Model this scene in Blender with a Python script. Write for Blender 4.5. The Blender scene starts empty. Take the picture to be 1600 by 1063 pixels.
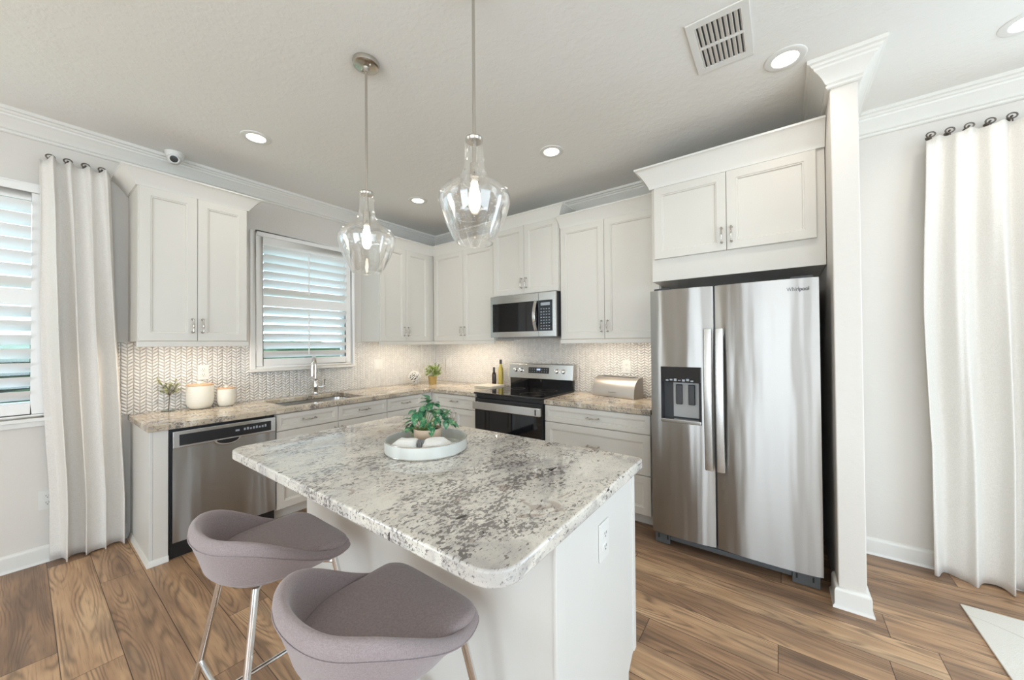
import bpy, bmesh, math, random
from mathutils import Vector, Matrix
PI = math.pi
random.seed(7)
S = bpy.context.scene
COL = S.collection

# ------------------------------------------------------------------ camera
FPX = 568.16
yaw, pit, rol = .6355, .0104, -.008
f = Vector((-math.sin(yaw)*math.cos(pit), math.cos(yaw)*math.cos(pit), math.sin(pit)))
r = Vector((math.cos(yaw), math.sin(yaw), 0)); u = r.cross(f)
r, u = math.cos(rol)*r + math.sin(rol)*u, -math.sin(rol)*r + math.cos(rol)*u
cd = bpy.data.cameras.new('camera'); cam = bpy.data.objects.new('camera', cd); COL.objects.link(cam)
cd.sensor_fit = 'HORIZONTAL'; cd.sensor_width = 36; cd.lens = 36*FPX/1600; cd.clip_start = .02
M4 = Matrix((r, u, -f)).transposed().to_4x4(); M4.translation = (3.6512, -3.2628, 1.3138)
cam.matrix_world = M4
S.camera = cam
S.view_settings.view_transform = 'Standard'; S.view_settings.look = 'None'
S.view_settings.gamma = 1; S.view_settings.use_curve_mapping = False
S.view_settings.exposure = 0.07
S.cycles.use_denoising = True
S.cycles.max_bounces = 10; S.cycles.diffuse_bounces = 6; S.cycles.glossy_bounces = 5
S.cycles.transparent_max_bounces = 16; S.cycles.transmission_bounces = 8
S.cycles.sample_clamp_indirect = 6; S.cycles.caustics_reflective = False; S.cycles.caustics_refractive = False

# ------------------------------------------------------------------ world, dining-side daylight and added fill lamps
W = bpy.data.worlds.new('sky'); S.world = W; W.use_nodes = True
bg = W.node_tree.nodes['Background']; bg.inputs[0].default_value = (.58, .80, 1, 1); bg.inputs[1].default_value = 4.6

def area(name, loc, direction, w, h, power, color=(1, 1, 1), spread=None):
    l = bpy.data.lights.new(name, 'AREA'); l.shape = 'RECTANGLE'; l.size = w; l.size_y = h
    l.energy = power; l.color = color
    if spread: l.spread = spread
    o = bpy.data.objects.new(name, l); COL.objects.link(o); o.location = loc
    o.rotation_euler = Vector(direction).to_track_quat('-Z', 'Y').to_euler()
    return o
FILL_COL = (1.0, .94, .86)  # tint shared by the added fill lamps
area('fill_rear', (3.7, -7.32, 1.12), (0, 1, .7), 2.2, 2.1, 52, FILL_COL)  # unseen fill lamp added behind the camera, tilted up to brighten the ceiling
area('fill_rear_far', (6.2, -7.32, 1.3), (0, 1, .7), 1.6, 1.7, 36, FILL_COL)  # second fill lamp added at the unseen rear, also aimed upward
area('fill_left', (.08, -5.6, 1.5), (1, 0, .7), 1.9, 1.5, 40, FILL_COL)  # fill lamp added on the left wall behind the camera
area('fill_side', (7.42, -3.6, 1.2), (-1, 0, .7), 2.6, 2.1, 32, FILL_COL)  # fill lamp added at the unseen far side of the room
area('daylight_dining_door', (5.75, -.03, 1.15), (0, -1, .3), 1.5, 2.1, 12, (.84, .92, 1))

# ------------------------------------------------------------------ mesh helpers
def B(): return bmesh.new()
def box(bm, x0, x1, y0, y1, z0, z1):
    v = [bm.verts.new((x, y, z)) for z in (z0, z1) for y in (y0, y1) for x in (x0, x1)]
    for q in ((0,2,3,1),(4,5,7,6),(0,1,5,4),(2,6,7,3),(0,4,6,2),(1,3,7,5)): bm.faces.new([v[i] for i in q])
    return v
def bevel(bm, w, seg=2, ang=35):
    bmesh.ops.remove_doubles(bm, verts=bm.verts[:], dist=1e-6)
    bmesh.ops.recalc_face_normals(bm, faces=bm.faces[:])
    es = [e for e in bm.edges if len(e.link_faces) == 2 and e.calc_face_angle(0) > math.radians(ang)]
    bmesh.ops.bevel(bm, geom=es, offset=w, segments=seg, affect='EDGES', profile=.5, clamp_overlap=True)
    return bm
def bbox(x0, x1, y0, y1, z0, z1, w=.002, seg=2):
    bm = B(); box(bm, x0, x1, y0, y1, z0, z1); return bevel(bm, w, seg)
def rings(bm, rs, cap=(True, True), closed=True, loop=False):
    R = [[bm.verts.new(p) for p in g] for g in rs]
    n = len(R[0]); m = len(R)
    for i in range(m if loop else m-1):
        a, b = R[i], R[(i+1) % m]
        for j in range(n if closed else n-1):
            k = (j+1) % n
            bm.faces.new((a[j], a[k], b[k], b[j]))
    if not loop:
        if cap[0]: bm.faces.new(R[0][::-1])
        if cap[1]: bm.faces.new(R[-1])
    return R
def lathe(bm, prof, c=(0, 0, 0), seg=32, mat=None):
    M = mat or Matrix.Identity(4)
    rs = []
    for rr, z in prof:
        rr = max(rr, 1e-5)
        rs.append([M @ Vector((c[0]+rr*math.cos(2*PI*k/seg), c[1]+rr*math.sin(2*PI*k/seg), c[2]+z)) for k in range(seg)])
    rings(bm, rs)
    return bm
def tube(bm, pts, rad, seg=12, loop=False):
    P = [Vector(p) for p in pts]; n = len(P)
    rad = rad if isinstance(rad, (list, tuple)) else [rad]*n
    rs = []; up = None
    for i, p in enumerate(P):
        if loop: t = (P[(i+1) % n]-P[i-1]).normalized()
        else: t = (P[min(i+1, n-1)]-P[max(i-1, 0)]).normalized()
        if up is None: up = Vector((0, 0, 1)) if abs(t.z) < .9 else Vector((1, 0, 0))
        s = t.cross(up).normalized(); up = s.cross(t).normalized()
        rs.append([p + rad[i]*(math.cos(2*PI*k/seg)*s + math.sin(2*PI*k/seg)*up) for k in range(seg)])
    rings(bm, rs, loop=loop)
    return bm
def sweep(bm, path, prof, segs=None, z=0, caps=True):
    """prof = (out, up) pairs; out is to the right of travel; mitred corners"""
    P = [Vector((p[0], p[1])) for p in path]; n = len(P); offs = []
    for i in range(n):
        ds = []
        if i > 0: ds.append((P[i]-P[i-1]).normalized())
        if i < n-1: ds.append((P[i+1]-P[i]).normalized())
        ns = [Vector((d.y, -d.x)) for d in ds]
        m = sum(ns, Vector((0, 0))).normalized()
        offs.append(m / max(m.dot(ns[0]), .2))
    rs = [[Vector((P[i].x+offs[i].x*a, P[i].y+offs[i].y*a, z+b)) for a, b in prof] for i in range(n)]
    if segs is not None: rs = rs[segs[0]:segs[1]+1]
    rings(bm, rs, cap=(caps, caps))
    bmesh.ops.recalc_face_normals(bm, faces=bm.faces[:])
    return bm
def slab(cells_x, cells_y, keep, z0, z1, bev=.004):
    """flat slab made of grid cells, manifold, with bevelled edges"""
    bm = B(); V = {}
    def gv(i, j):
        if (i, j) not in V: V[i, j] = bm.verts.new((cells_x[i], cells_y[j], z1))
        return V[i, j]
    fs = []
    for i in range(len(cells_x)-1):
        for j in range(len(cells_y)-1):
            if keep((cells_x[i]+cells_x[i+1])/2, (cells_y[j]+cells_y[j+1])/2):
                fs.append(bm.faces.new((gv(i, j), gv(i+1, j), gv(i+1, j+1), gv(i, j+1))))
    ex = bmesh.ops.extrude_face_region(bm, geom=fs)
    nv = [g for g in ex['geom'] if isinstance(g, bmesh.types.BMVert)]
    bmesh.ops.translate(bm, verts=nv, vec=(0, 0, z0-z1))
    bmesh.ops.recalc_face_normals(bm, faces=bm.faces[:])
    bmesh.ops.dissolve_limit(bm, angle_limit=.01, verts=bm.verts[:], edges=bm.edges[:])
    if bev: bevel(bm, bev, 3)
    return bm
def outline_slab(pts, z0, z1, bev=.004, seg=3):
    bm = B()
    rings(bm, [[Vector((x, y, z0)) for x, y in pts], [Vector((x, y, z1)) for x, y in pts]])
    if bev: bevel(bm, bev, seg, 60)
    return bm
def rrect(x0, x1, y0, y1, rad, n=8):
    rs = rad if isinstance(rad, (list, tuple)) else [rad]*4
    out = []
    for (cx, cy, a0, q) in ((x0, y0, PI, rs[0]), (x1, y0, 1.5*PI, rs[1]), (x1, y1, 0, rs[2]), (x0, y1, .5*PI, rs[3])):
        ox = cx + (q if cx == x0 else -q); oy = cy + (q if cy == y0 else -q)
        for k in range(n+1):
            a = a0 + .5*PI*k/n
            out.append((ox+q*math.cos(a), oy+q*math.sin(a)))
    return out
def finish(name, bm, m, parent=None, loc=None, sharp=35, mesh=None):
    if mesh is None:
        bmesh.ops.recalc_face_normals(bm, faces=bm.faces[:])
        me = bpy.data.meshes.new(name); bm.to_mesh(me); bm.free()
        for p in me.polygons: p.use_smooth = True
        me.set_sharp_from_angle(angle=math.radians(sharp))
        if m: me.materials.append(m)
    else: me = mesh
    o = bpy.data.objects.new(name, me); COL.objects.link(o)
    if parent: o.parent = parent
    if loc: o.location = loc
    if mesh is None and sharp <= 60:
        wn = o.modifiers.new('weighted', 'WEIGHTED_NORMAL'); wn.keep_sharp = True; wn.weight = 100
    return o
def thing(name, label, cat, loc=(0, 0, 0), rz=0, group=None):
    o = bpy.data.objects.new(name, None); COL.objects.link(o)
    o.empty_display_size = .05; o.location = loc; o.rotation_euler = (0, 0, rz)
    o['label'] = label; o['category'] = cat
    if group: o['group'] = group
    return o
def tag(o, label, cat, group=None, kind=None):
    o['label'] = label; o['category'] = cat
    if group: o['group'] = group
    if kind: o['kind'] = kind
    return o
def struct(name, bm, m, parent=None, sharp=35):
    o = finish(name, bm, m, parent, sharp=sharp)
    if not parent: o['kind'] = 'structure'
    return o

# ------------------------------------------------------------------ materials
class Mat:
    def __init__(s, name):
        s.m = bpy.data.materials.new(name); s.m.use_nodes = True
        s.t = s.m.node_tree; s.p = s.t.nodes['Principled BSDF']; s.out = s.t.nodes['Material Output']
    def n(s, typ, **kw):
        x = s.t.nodes.new('ShaderNode'+typ)
        for k, v in kw.items(): setattr(x, k, v)
        return x
    def put(s, sock, v):
        if hasattr(v, 'is_output'): s.t.links.new(v, sock)
        elif isinstance(v, (tuple, list)) and sock.type == 'RGBA' and len(v) == 3: sock.default_value = (*v, 1)
        else: sock.default_value = v
    def f(s, op, a, b=0, c=0, clamp=False):
        x = s.n('Math', operation=op, use_clamp=clamp)
        s.put(x.inputs[0], a); s.put(x.inputs[1], b); s.put(x.inputs[2], c)
        return x.outputs[0]
    def mix(s, fac, a, b, mode='MIX'):
        x = s.n('Mix', data_type='RGBA', blend_type=mode)
        s.put(x.inputs[0], fac); s.put(x.inputs[6], a); s.put(x.inputs[7], b)
        return x.outputs[2]
    def co(s, kind='Object'): return s.n('TexCoord').outputs[kind]
    def xyz(s, v):
        x = s.n('SeparateXYZ'); s.put(x.inputs[0], v); return x.outputs
    def vec(s, a, b, c=0):
        x = s.n('CombineXYZ'); s.put(x.inputs[0], a); s.put(x.inputs[1], b); s.put(x.inputs[2], c); return x.outputs[0]
    def map(s, v, scale=(1, 1, 1), rot=(0, 0, 0), loc=(0, 0, 0)):
        x = s.n('Mapping'); s.put(x.inputs[0], v); x.inputs['Scale'].default_value = scale
        x.inputs['Rotation'].default_value = rot; x.inputs['Location'].default_value = loc
        return x.outputs[0]
    def noise(s, v, scale, detail=2, rough=.5, dist=0, col=False):
        x = s.n('TexNoise'); s.put(x.inputs['Vector'], v); x.inputs['Scale'].default_value = scale
        x.inputs['Detail'].default_value = detail; x.inputs['Roughness'].default_value = rough
        x.inputs['Distortion'].default_value = dist
        return x.outputs['Color' if col else 'Fac']
    def white(s, v):
        x = s.n('TexWhiteNoise', noise_dimensions='3D'); s.put(x.inputs[0], v); return x.outputs['Value']
    def ramp(s, v, stops, interp='LINEAR'):
        x = s.n('ValToRGB'); s.put(x.inputs[0], v); e = x.color_ramp.elements; x.color_ramp.interpolation = interp
        while len(e) < len(stops): e.new(.5)
        for k, (p, c) in enumerate(stops):
            e[k].position = p; e[k].color = (*c, 1) if isinstance(c, tuple) else (c, c, c, 1)
        return x.outputs[0]
    def step(s, v, lo, hi):
        x = s.n('MapRange', interpolation_type='SMOOTHSTEP'); s.put(x.inputs[0], v)
        x.inputs[1].default_value = lo; x.inputs[2].default_value = hi
        return x.outputs[0]
    def bump(s, h, strength=.3, dist=.01):
        x = s.n('Bump'); x.inputs['Strength'].default_value = strength; x.inputs['Distance'].default_value = dist
        s.put(x.inputs['Height'], h); s.t.links.new(x.outputs[0], s.p.inputs['Normal']); return x
    def set(s, **kw):
        for k, v in kw.items():
            k = {'base': 'Base Color', 'rough': 'Roughness', 'metal': 'Metallic', 'spec': 'Specular IOR Level', 'coat': 'Coat Weight',
                 'coatr': 'Coat Roughness', 'trans': 'Transmission Weight', 'emit': 'Emission Color', 'emits': 'Emission Strength',
                 'aniso': 'Anisotropic', 'sheen': 'Sheen Weight', 'ior': 'IOR', 'alpha': 'Alpha'}.get(k, k)
            s.put(s.p.inputs[k], v)
        return s.m
def plain(name, base, rough=.5, tex=.0, scale=60, **kw):
    M = Mat(name)
    nz = M.noise(M.co(), scale, 3)
    M.set(base=M.mix(nz, tuple(c*.985 for c in base), tuple(min(1, c*1.015) for c in base)), rough=rough, **kw)
    if tex: M.bump(nz, tex, .004)
    return M.m

wall_m = plain('wall_paint', (.70, .665, .62), .6, .16, 55)
M = Mat('ceiling_knockdown'); c = M.co(); a = M.step(M.noise(c, 26, 4, .6), .42, .62)
M.set(base=(.81, .80, .77), rough=.75); M.bump(a, .13, .005); ceil_m = M.m
trim_m = plain('trim_paint', (.77, .755, .715), .35)
cab_m = plain('cabinet_paint', (.70, .675, .625), .33, 0, 8)
isl_m = plain('island_paint', (.68, .665, .63), .38, 0, 8)
plast_m = plain('white_plastic', (.73, .72, .69), .35)
slat_m = plain('shutter_paint', (.86, .85, .83), .4)
black_m = plain('black_plastic', (.012, .012, .013), .35)
dark_m = plain('dark_grey_enamel', (.045, .046, .05), .45)
kick_m = plain('charcoal_plastic', (.085, .088, .09), .45)
pale_grey_m = plain('pale_grey_plastic', (.42, .42, .41), .4)
grey_m = plain('grey_plastic', (.22, .225, .23), .5)
glassblk_m = plain('black_glass', (.006, .006, .008), .04, spec=.6)
chrome_m = plain('chrome', (.78, .77, .76), .08, metal=1)
nickel_m = plain('satin_nickel', (.55, .52, .47), .25, metal=1)
bronze_m = plain('antique_pewter', (.16, .14, .125), .3, metal=1)
wood_lid_m = plain('pale_wood', (.62, .40, .24), .5)
soil_m = plain('soil', (.02, .015, .012), .9, .5)

def steel(name, base, rough, wav=.006, an=.75, sc=(2.2, 2.2, .55)):
    M = Mat(name); c = M.co()
    br = M.noise(M.map(c, (2, 2, 260)), 3, 2)
    M.set(base=M.mix(br, tuple(v*.93 for v in base), base), rough=M.f('MULTIPLY_ADD', br, .06, rough-.03), metal=1, aniso=an)
    tg = M.n('Tangent', direction_type='RADIAL', axis='Z'); M.t.links.new(tg.outputs[0], M.p.inputs['Tangent']); M.p.inputs['Anisotropic Rotation'].default_value = .25
    M.bump(M.noise(M.map(c, sc), 1.6, 1.5), .5, wav)
    return M.m
steel_m = steel('brushed_steel', (.42, .405, .385), .34, .03, .93, (4.5, 4.5, .45))
steel_box_m = plain('satin_steel', (.52, .49, .46), .42, 0, 40, metal=.9)
steel_flat_m = steel('brushed_steel_trim', (.62, .61, .59), .24, .001, .5)

def floor_mat():
    M = Mat('wood_plank_floor'); o = M.xyz(M.co())
    x, y = o[0], o[1]
    Wd, L = .1685, 1.25
    rf = M.f('DIVIDE', M.f('ADD', y, 2.822), Wd); row = M.f('FLOOR', rf); fy = M.f('FRACT', rf)
    off = M.f('MULTIPLY', M.white(M.vec(row, 3.7)), L)
    cf = M.f('DIVIDE', M.f('ADD', x, off), L); colm = M.f('FLOOR', cf); fx = M.f('FRACT', cf)
    idv = M.white(M.vec(row, colm, 1.3)); id2 = M.white(M.vec(row, colm, 9.1))
    sh = M.f('MULTIPLY', idv, 41)
    # broad tone along the board, then contour-line cathedral grain and fine pores
    v1 = M.vec(M.f('ADD', M.f('MULTIPLY', x, 1.1), sh), M.f('MULTIPLY', y, 9), sh)
    broad = M.noise(v1, 1.3, 3, .55)
    v2 = M.vec(M.f('ADD', M.f('MULTIPLY', x, .75), sh), M.f('MULTIPLY', y, 7.0), M.f('MULTIPLY', id2, 30))
    field = M.f('ADD', M.noise(v2, 1.0, 1, .4, .1), M.f('MULTIPLY', M.noise(M.vec(M.f('MULTIPLY', x, 5), M.f('MULTIPLY', y, 40), sh), 1, 2), .02))
    ln = M.f('MULTIPLY_ADD', M.f('SINE', M.f('MULTIPLY', field, 175)), .5, .5)
    lnm = M.f('MULTIPLY', M.f('POWER', ln, 2.2), M.step(M.noise(v1, 2.1, 1), .38, .62))
    fine = M.noise(M.vec(M.f('MULTIPLY', x, 6), M.f('MULTIPLY', y, 170), sh), 1, 3, .6)
    tone = M.f('ADD', M.f('MULTIPLY', broad, .95), M.f('MULTIPLY_ADD', idv, .34, -.16))
    base = M.ramp(tone, [(.25, (.21, .128, .082)), (.43, (.38, .23, .136)), (.58, (.53, .33, .19)), (.78, (.68, .46, .275))])
    c1 = M.mix(M.f('MULTIPLY', lnm, .60), base, M.mix(id2, (.085, .055, .038), (.13, .085, .055)))
    c1 = M.mix(M.f('MULTIPLY', M.step(M.noise(M.vec(M.f('ADD', M.f('MULTIPLY', x, .8), sh), M.f('MULTIPLY', y, 5), id2), 2.2, 3, .6), .50, .66), .45), c1, (.17, .118, .088))
    c1 = M.mix(M.f('MULTIPLY', M.step(fine, .5, .75), .40), c1, (.09, .055, .035))
    c1 = M.mix(M.f('MULTIPLY', M.step(fine, .2, .42), -.22), c1, (.5, .36, .23))
    # seams
    ey = M.f('MULTIPLY', M.f('MINIMUM', fy, M.f('SUBTRACT', 1, fy)), Wd)
    ex = M.f('MULTIPLY', M.f('MINIMUM', fx, M.f('SUBTRACT', 1, fx)), L)
    e = M.f('MINIMUM', ey, ex); seam = M.step(e, .0004, .0022)
    c2 = M.mix(seam, (.05, .03, .02), c1)
    M.set(base=c2, rough=M.f('MULTIPLY_ADD', fine, .2, .30), spec=.4)
    M.bump(M.f('ADD', M.f('MULTIPLY', seam, .6), M.f('MULTIPLY', fine, .16)), .25, .0025)
    return M.m
floor_m = floor_mat()

def granite(name, light, mid, brown, rot, amount, ysc=.6):
    M = Mat(name); c = M.map(M.co(), (1, ysc, 1), (0, 0, rot)); c0 = M.co()
    big = M.noise(c, 4.2, 4, .62, .8)
    col = M.ramp(big, [(.36, mid), (.47, tuple(.65*a+.35*b for a, b in zip(light, mid))), (.60, light)])
    # soft grey mottling in drifts
    clus = M.noise(M.map(c, loc=(2.75, 9.3, 4)), 5.5, 4, .62, .9)
    g1 = M.noise(M.map(c, loc=(5, 2, 7)), 46, 4, .68, .3)
    col = M.mix(M.f('MULTIPLY', M.step(M.f('ADD', g1, M.f('MULTIPLY_ADD', clus, .5, -.25)), .50, .60), .50), col, (.37, .345, .335))
    wq = M.step(M.noise(M.map(c, loc=(8, 1, 3)), 9, 4, .6, 1.2), .54, .62)
    col = M.mix(M.f('MULTIPLY', wq, .6), col, (.80, .765, .69))
    col = M.mix(M.f('MULTIPLY', M.step(M.noise(M.map(c0, loc=(7, 3, 1)), 5, 3, .6, 1.4), .655, .675), .7), col, brown)
    # small dark mica flakes, denser along drifts
    sp = M.noise(M.map(c, loc=(1, 1, 5)), 105, 3, .6, .3)
    thr = M.f('MULTIPLY_ADD', clus, .75, -.385)
    m1 = M.step(M.f('ADD', sp, thr), .60-amount, .635-amount)
    col = M.mix(M.f('MULTIPLY', m1, .8), col, M.mix(M.noise(c, 40, 1), (.06, .05, .05), (.19, .165, .155)))
    sp2 = M.noise(M.map(c, loc=(4, 8, 2)), 190, 2, .6)
    col = M.mix(M.f('MULTIPLY', M.step(sp2, .60, .68), .5), col, (.16, .14, .135))
    sp3 = M.noise(M.map(c, loc=(3.1, .4, 8)), 24, 3, .6, .6)
    col = M.mix(M.f('MULTIPLY', M.step(sp3, .685, .70), .95), col, (.02, .017, .018))
    M.set(base=col, rough=.06, spec=.5)
    return M.m
gran_isl_m = granite('white_granite', (.72, .675, .60), (.47, .445, .42), (.36, .285, .23), .55, .028)
gran_ctr_m = granite('beige_granite', (.62, .53, .40), (.44, .37, .28), (.32, .23, .15), .3, .05, .8)

def tile_mat(name, ax):
    M = Mat(name); o = M.xyz(M.co()); h, z = o[ax], o[2]
    w, p = .0315, .0235
    cf = M.f('DIVIDE', M.f('ADD', h, 10), w); ci = M.f('FLOOR', cf); t = M.f('SUBTRACT', M.f('FRACT', cf), .5)
    sgn = M.f('MULTIPLY_ADD', M.f('MODULO', ci, 2), 2, -1)
    z2 = M.f('ADD', z, M.f('MULTIPLY', M.f('MULTIPLY', sgn, t), w*.62))
    rf = M.f('DIVIDE', z2, p); ri = M.f('FLOOR', rf); q = M.f('SUBTRACT', M.f('FRACT', rf), .5)
    idv = M.white(M.vec(ci, ri, .5))
    # pillow profile, rising toward one end like a woven strand
    prof = M.f('MULTIPLY', M.f('SUBTRACT', 1, M.f('POWER', M.f('ABSOLUTE', M.f('MULTIPLY', q, 2)), 2.4)),
               M.f('SUBTRACT', 1, M.f('POWER', M.f('ABSOLUTE', M.f('MULTIPLY', t, 2)), 4)))
    vein = M.noise(M.vec(M.f('ADD', h, M.f('MULTIPLY', idv, 9)), z), 30, 3, .6, .6)
    col = M.mix(M.f('MULTIPLY', idv, .55), (.84, .82, .79), (.68, .66, .635))
    col = M.mix(M.f('MULTIPLY', M.step(vein, .5, .75), .35), col, (.45, .435, .425))
    gr = M.step(prof, .02, .22)
    col = M.mix(gr, (.60, .575, .54), col)
    M.set(base=col, rough=.28, spec=.5)
    M.bump(M.f('ADD', M.f('POWER', M.f('MAXIMUM', prof, 0), .6), M.f('MULTIPLY', M.f('MULTIPLY', sgn, t), .55)), 1.0, .008)
    return M.m
tile_x_m = tile_mat('woven_marble_tile_side', 1)
tile_y_m = tile_mat('woven_marble_tile_back', 0)

def cloth(name, a, b, sc=420, bs=.25, rough=.9, sheen=.2):
    M = Mat(name); c = M.co()
    n1 = M.noise(M.map(c, (1, 1, .25)), sc, 2); n2 = M.noise(M.map(c, (.25, .25, 1)), sc, 2)
    w = M.f('MULTIPLY_ADD', M.f('ADD', n1, n2), .5, 0)
    M.set(base=M.mix(M.step(w, .35, .65), a, b), rough=rough, sheen=sheen, spec=.2)
    M.bump(w, bs, .002)
    return M.m
curtain_m = cloth('cream_linen', (.71, .68, .635), (.79, .76, .72))
stool_m = cloth('mauve_grey_felt', (.265, .214, .216), (.34, .28, .28), 700, .3, .92, .3)
towel_m = cloth('cream_towel', (.60, .56, .47), (.68, .64, .55), 300)
napkin_m = cloth('white_napkin', (.80, .79, .75), (.86, .85, .82), 300)
M = Mat('beige_rug'); c = M.co(); nz = M.noise(c, 220, 3); n5 = M.noise(c, 1.2, 2, .5, .5)
crk = M.step(M.f('ABSOLUTE', M.f('SUBTRACT', n5, .56)), .0, .002)
M.set(base=M.mix(crk, (.50, .46, .40), M.mix(nz, (.66, .62, .555), (.74, .70, .63))), rough=.95); M.bump(nz, .4, .004); rug_m = M.m
M = Mat('ribbed_ceramic'); o = M.xyz(M.co()); rb = M.f('SINE', M.f('MULTIPLY', o[2], 520))
M.set(base=M.mix(M.noise(M.co(), 9, 2), (.74, .715, .64), (.80, .775, .70)), rough=.45); M.bump(rb, .12, .002); ceramic_m = M.m
pot_m = plain('speckled_terracotta', (.55, .42, .31), .7, .2, 90)
goldpot_m = plain('ochre_basket', (.36, .25, .085), .75, .5, 160)
M = Mat('variegated_leaf'); nz = M.noise(M.co(), 55, 3, .6)
M.set(base=M.ramp(nz, [(.35, (.025, .13, .06)), (.52, (.05, .22, .10)), (.68, (.30, .45, .22))]), rough=.35); leaf_m = M.m
M = Mat('pale_green_leaf'); nz = M.noise(M.co(), 35, 2)
M.set(base=M.mix(nz, (.14, .22, .05), (.42, .50, .19)), rough=.5); leaf2_m = M.m
M = Mat('olive_leaf'); nz = M.noise(M.co(), 60, 2)
M.set(base=M.mix(nz, (.16, .17, .04), (.48, .50, .28)), rough=.5); leaf3_m = M.m
twig_m = plain('brown_twig', (.12, .085, .05), .7)
M = Mat('galvanised_tray'); nz = M.noise(M.map(M.co(), (1, 1, .4)), 22, 3)
M.set(base=M.mix(nz, (.62, .64, .61), (.76, .77, .73)), rough=.4, metal=.25); tray_m = M.m
hedge_m = plain('hedge_leaves', (.06, .105, .04), .8, .4, 20)
lawn_m = plain('lawn_grass', (.12, .22, .06), .9, .3, 40)

def thin_glass(name, tint=(.97, .98, .98), edge=.5, seeds=0):
    M = Mat(name); t = M.t; t.nodes.remove(M.p)
    tr = M.n('BsdfTransparent'); gl = M.n('BsdfGlossy'); gl.inputs['Roughness'].default_value = .02
    tr.inputs[0].default_value = (*tint, 1); gl.inputs[0].default_value = (1, 1, 1, 1)
    lw = M.n('LayerWeight'); lw.inputs[0].default_value = edge
    fac = M.f('MULTIPLY_ADD', M.f('POWER', lw.outputs['Facing'], 2.2), .8, .05, True)
    if seeds:
        vo = M.n('TexVoronoi'); M.put(vo.inputs['Vector'], M.co()); vo.inputs['Scale'].default_value = seeds
        sd = M.f('SUBTRACT', 1, M.step(vo.outputs['Distance'], .08, .2))
        fac = M.f('ADD', fac, M.f('MULTIPLY', sd, .35), clamp=True)
        bp = M.n('Bump'); bp.inputs['Strength'].default_value = .25; bp.inputs['Distance'].default_value = .003
        M.put(bp.inputs['Height'], M.f('ADD', sd, M.noise(M.co(), 12, 2))); t.links.new(bp.outputs[0], gl.inputs['Normal'])
    mx = M.n('MixShader'); M.put(mx.inputs[0], fac); t.links.new(tr.outputs[0], mx.inputs[1]); t.links.new(gl.outputs[0], mx.inputs[2])
    t.links.new(mx.outputs[0], M.out.inputs[0])
    return M.m
seed_m = thin_glass('seeded_glass', (.985, .985, .98), .55, 95)
pane_m = thin_glass('window_glass', (.95, .98, .98), .3)
clear_m = thin_glass('clear_glass', (.93, .95, .93), .5)
oil_m = plain('yellow_oil_glass', (.42, .33, .06), .08)
vinegar_m = plain('dark_vinegar_glass', (.022, .010, .006), .12)
def glow(name, col, s):
    M = Mat(name); M.set(base=(.8, .8, .8), emit=col, emits=s); return M.m
lamp_m = glow('downlight_glow', (1, .95, .86), 9)
bulb_m = glow('filament_glow', (1, .88, .70), 6)
blue_m = glow('blue_display', (.15, .35, 1), .5)
icon_m = glow('white_icons', (.8, .9, 1), .35)
ink_m = plain('grey_print', (.06, .06, .07), .5)
icon_grey_m = plain('pale_print', (.35, .38, .42), .5)

# ------------------------------------------------------------------ room shell
CZ = 2.71
def multi(boxes):
    bm = B()
    for b in boxes: box(bm, *b)
    return bm
struct('floor', multi([(-.15, 7.65, -7.5, .15, -.1, 0)]), floor_m)
struct('ceiling', multi([(-.15, 7.65, -7.5, .15, CZ, CZ+.1)]), ceil_m)
W2 = (-2.05, -1.20, 1.13, 2.265)     # kitchen window opening
W1 = (-4.55, -3.17, .93, 2.26)       # left window opening
W0 = (-6.6, -4.65, .75, 2.25)        # unseen opening behind the camera, added for the left fill lamp
bm = multi([(-.15, 0, -7.5, W0[0], 0, CZ), (-.15, 0, W0[1], W1[0], 0, CZ), (-.15, 0, W1[1], W2[0], 0, CZ), (-.15, 0, W2[1], .15, 0, CZ)])
for w in (W0, W1, W2): box(bm, -.15, 0, w[0], w[1], 0, w[2]); box(bm, -.15, 0, w[0], w[1], w[3], CZ)
struct('wall_left', bm, wall_m)
struct('wall_back', multi([(0, 3.87, 0, .15, 0, CZ)]), wall_m)
struct('wall_partition', bevel(multi([(3.868, 3.972, -.845, .15, 0, CZ)]), .006, 3), wall_m)
struct('wall_right', multi([(3.972, 4.95, -.125, .15, 0, CZ), (6.55, 7.65, -.125, .15, 0, CZ), (4.95, 6.55, -.125, .15, 2.25, CZ)]), wall_m)
struct('wall_side', multi([(7.5, 7.65, -7.5, -5.0, 0, CZ), (7.5, 7.65, -2.2, -.125, 0, CZ), (7.5, 7.65, -5, -2.2, 2.3, CZ)]), wall_m)
struct('wall_rear', multi([(0, 2.55, -7.5, -7.38, 0, CZ), (4.85, 5.35, -7.5, -7.38, 0, CZ), (7.05, 7.5, -7.5, -7.38, 0, CZ),
                           (2.55, 4.85, -7.5, -7.38, 2.2, CZ), (5.35, 7.05, -7.5, -7.38, 2.2, CZ), (5.35, 7.05, -7.5, -7.38, 0, .4)]), wall_m)

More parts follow.
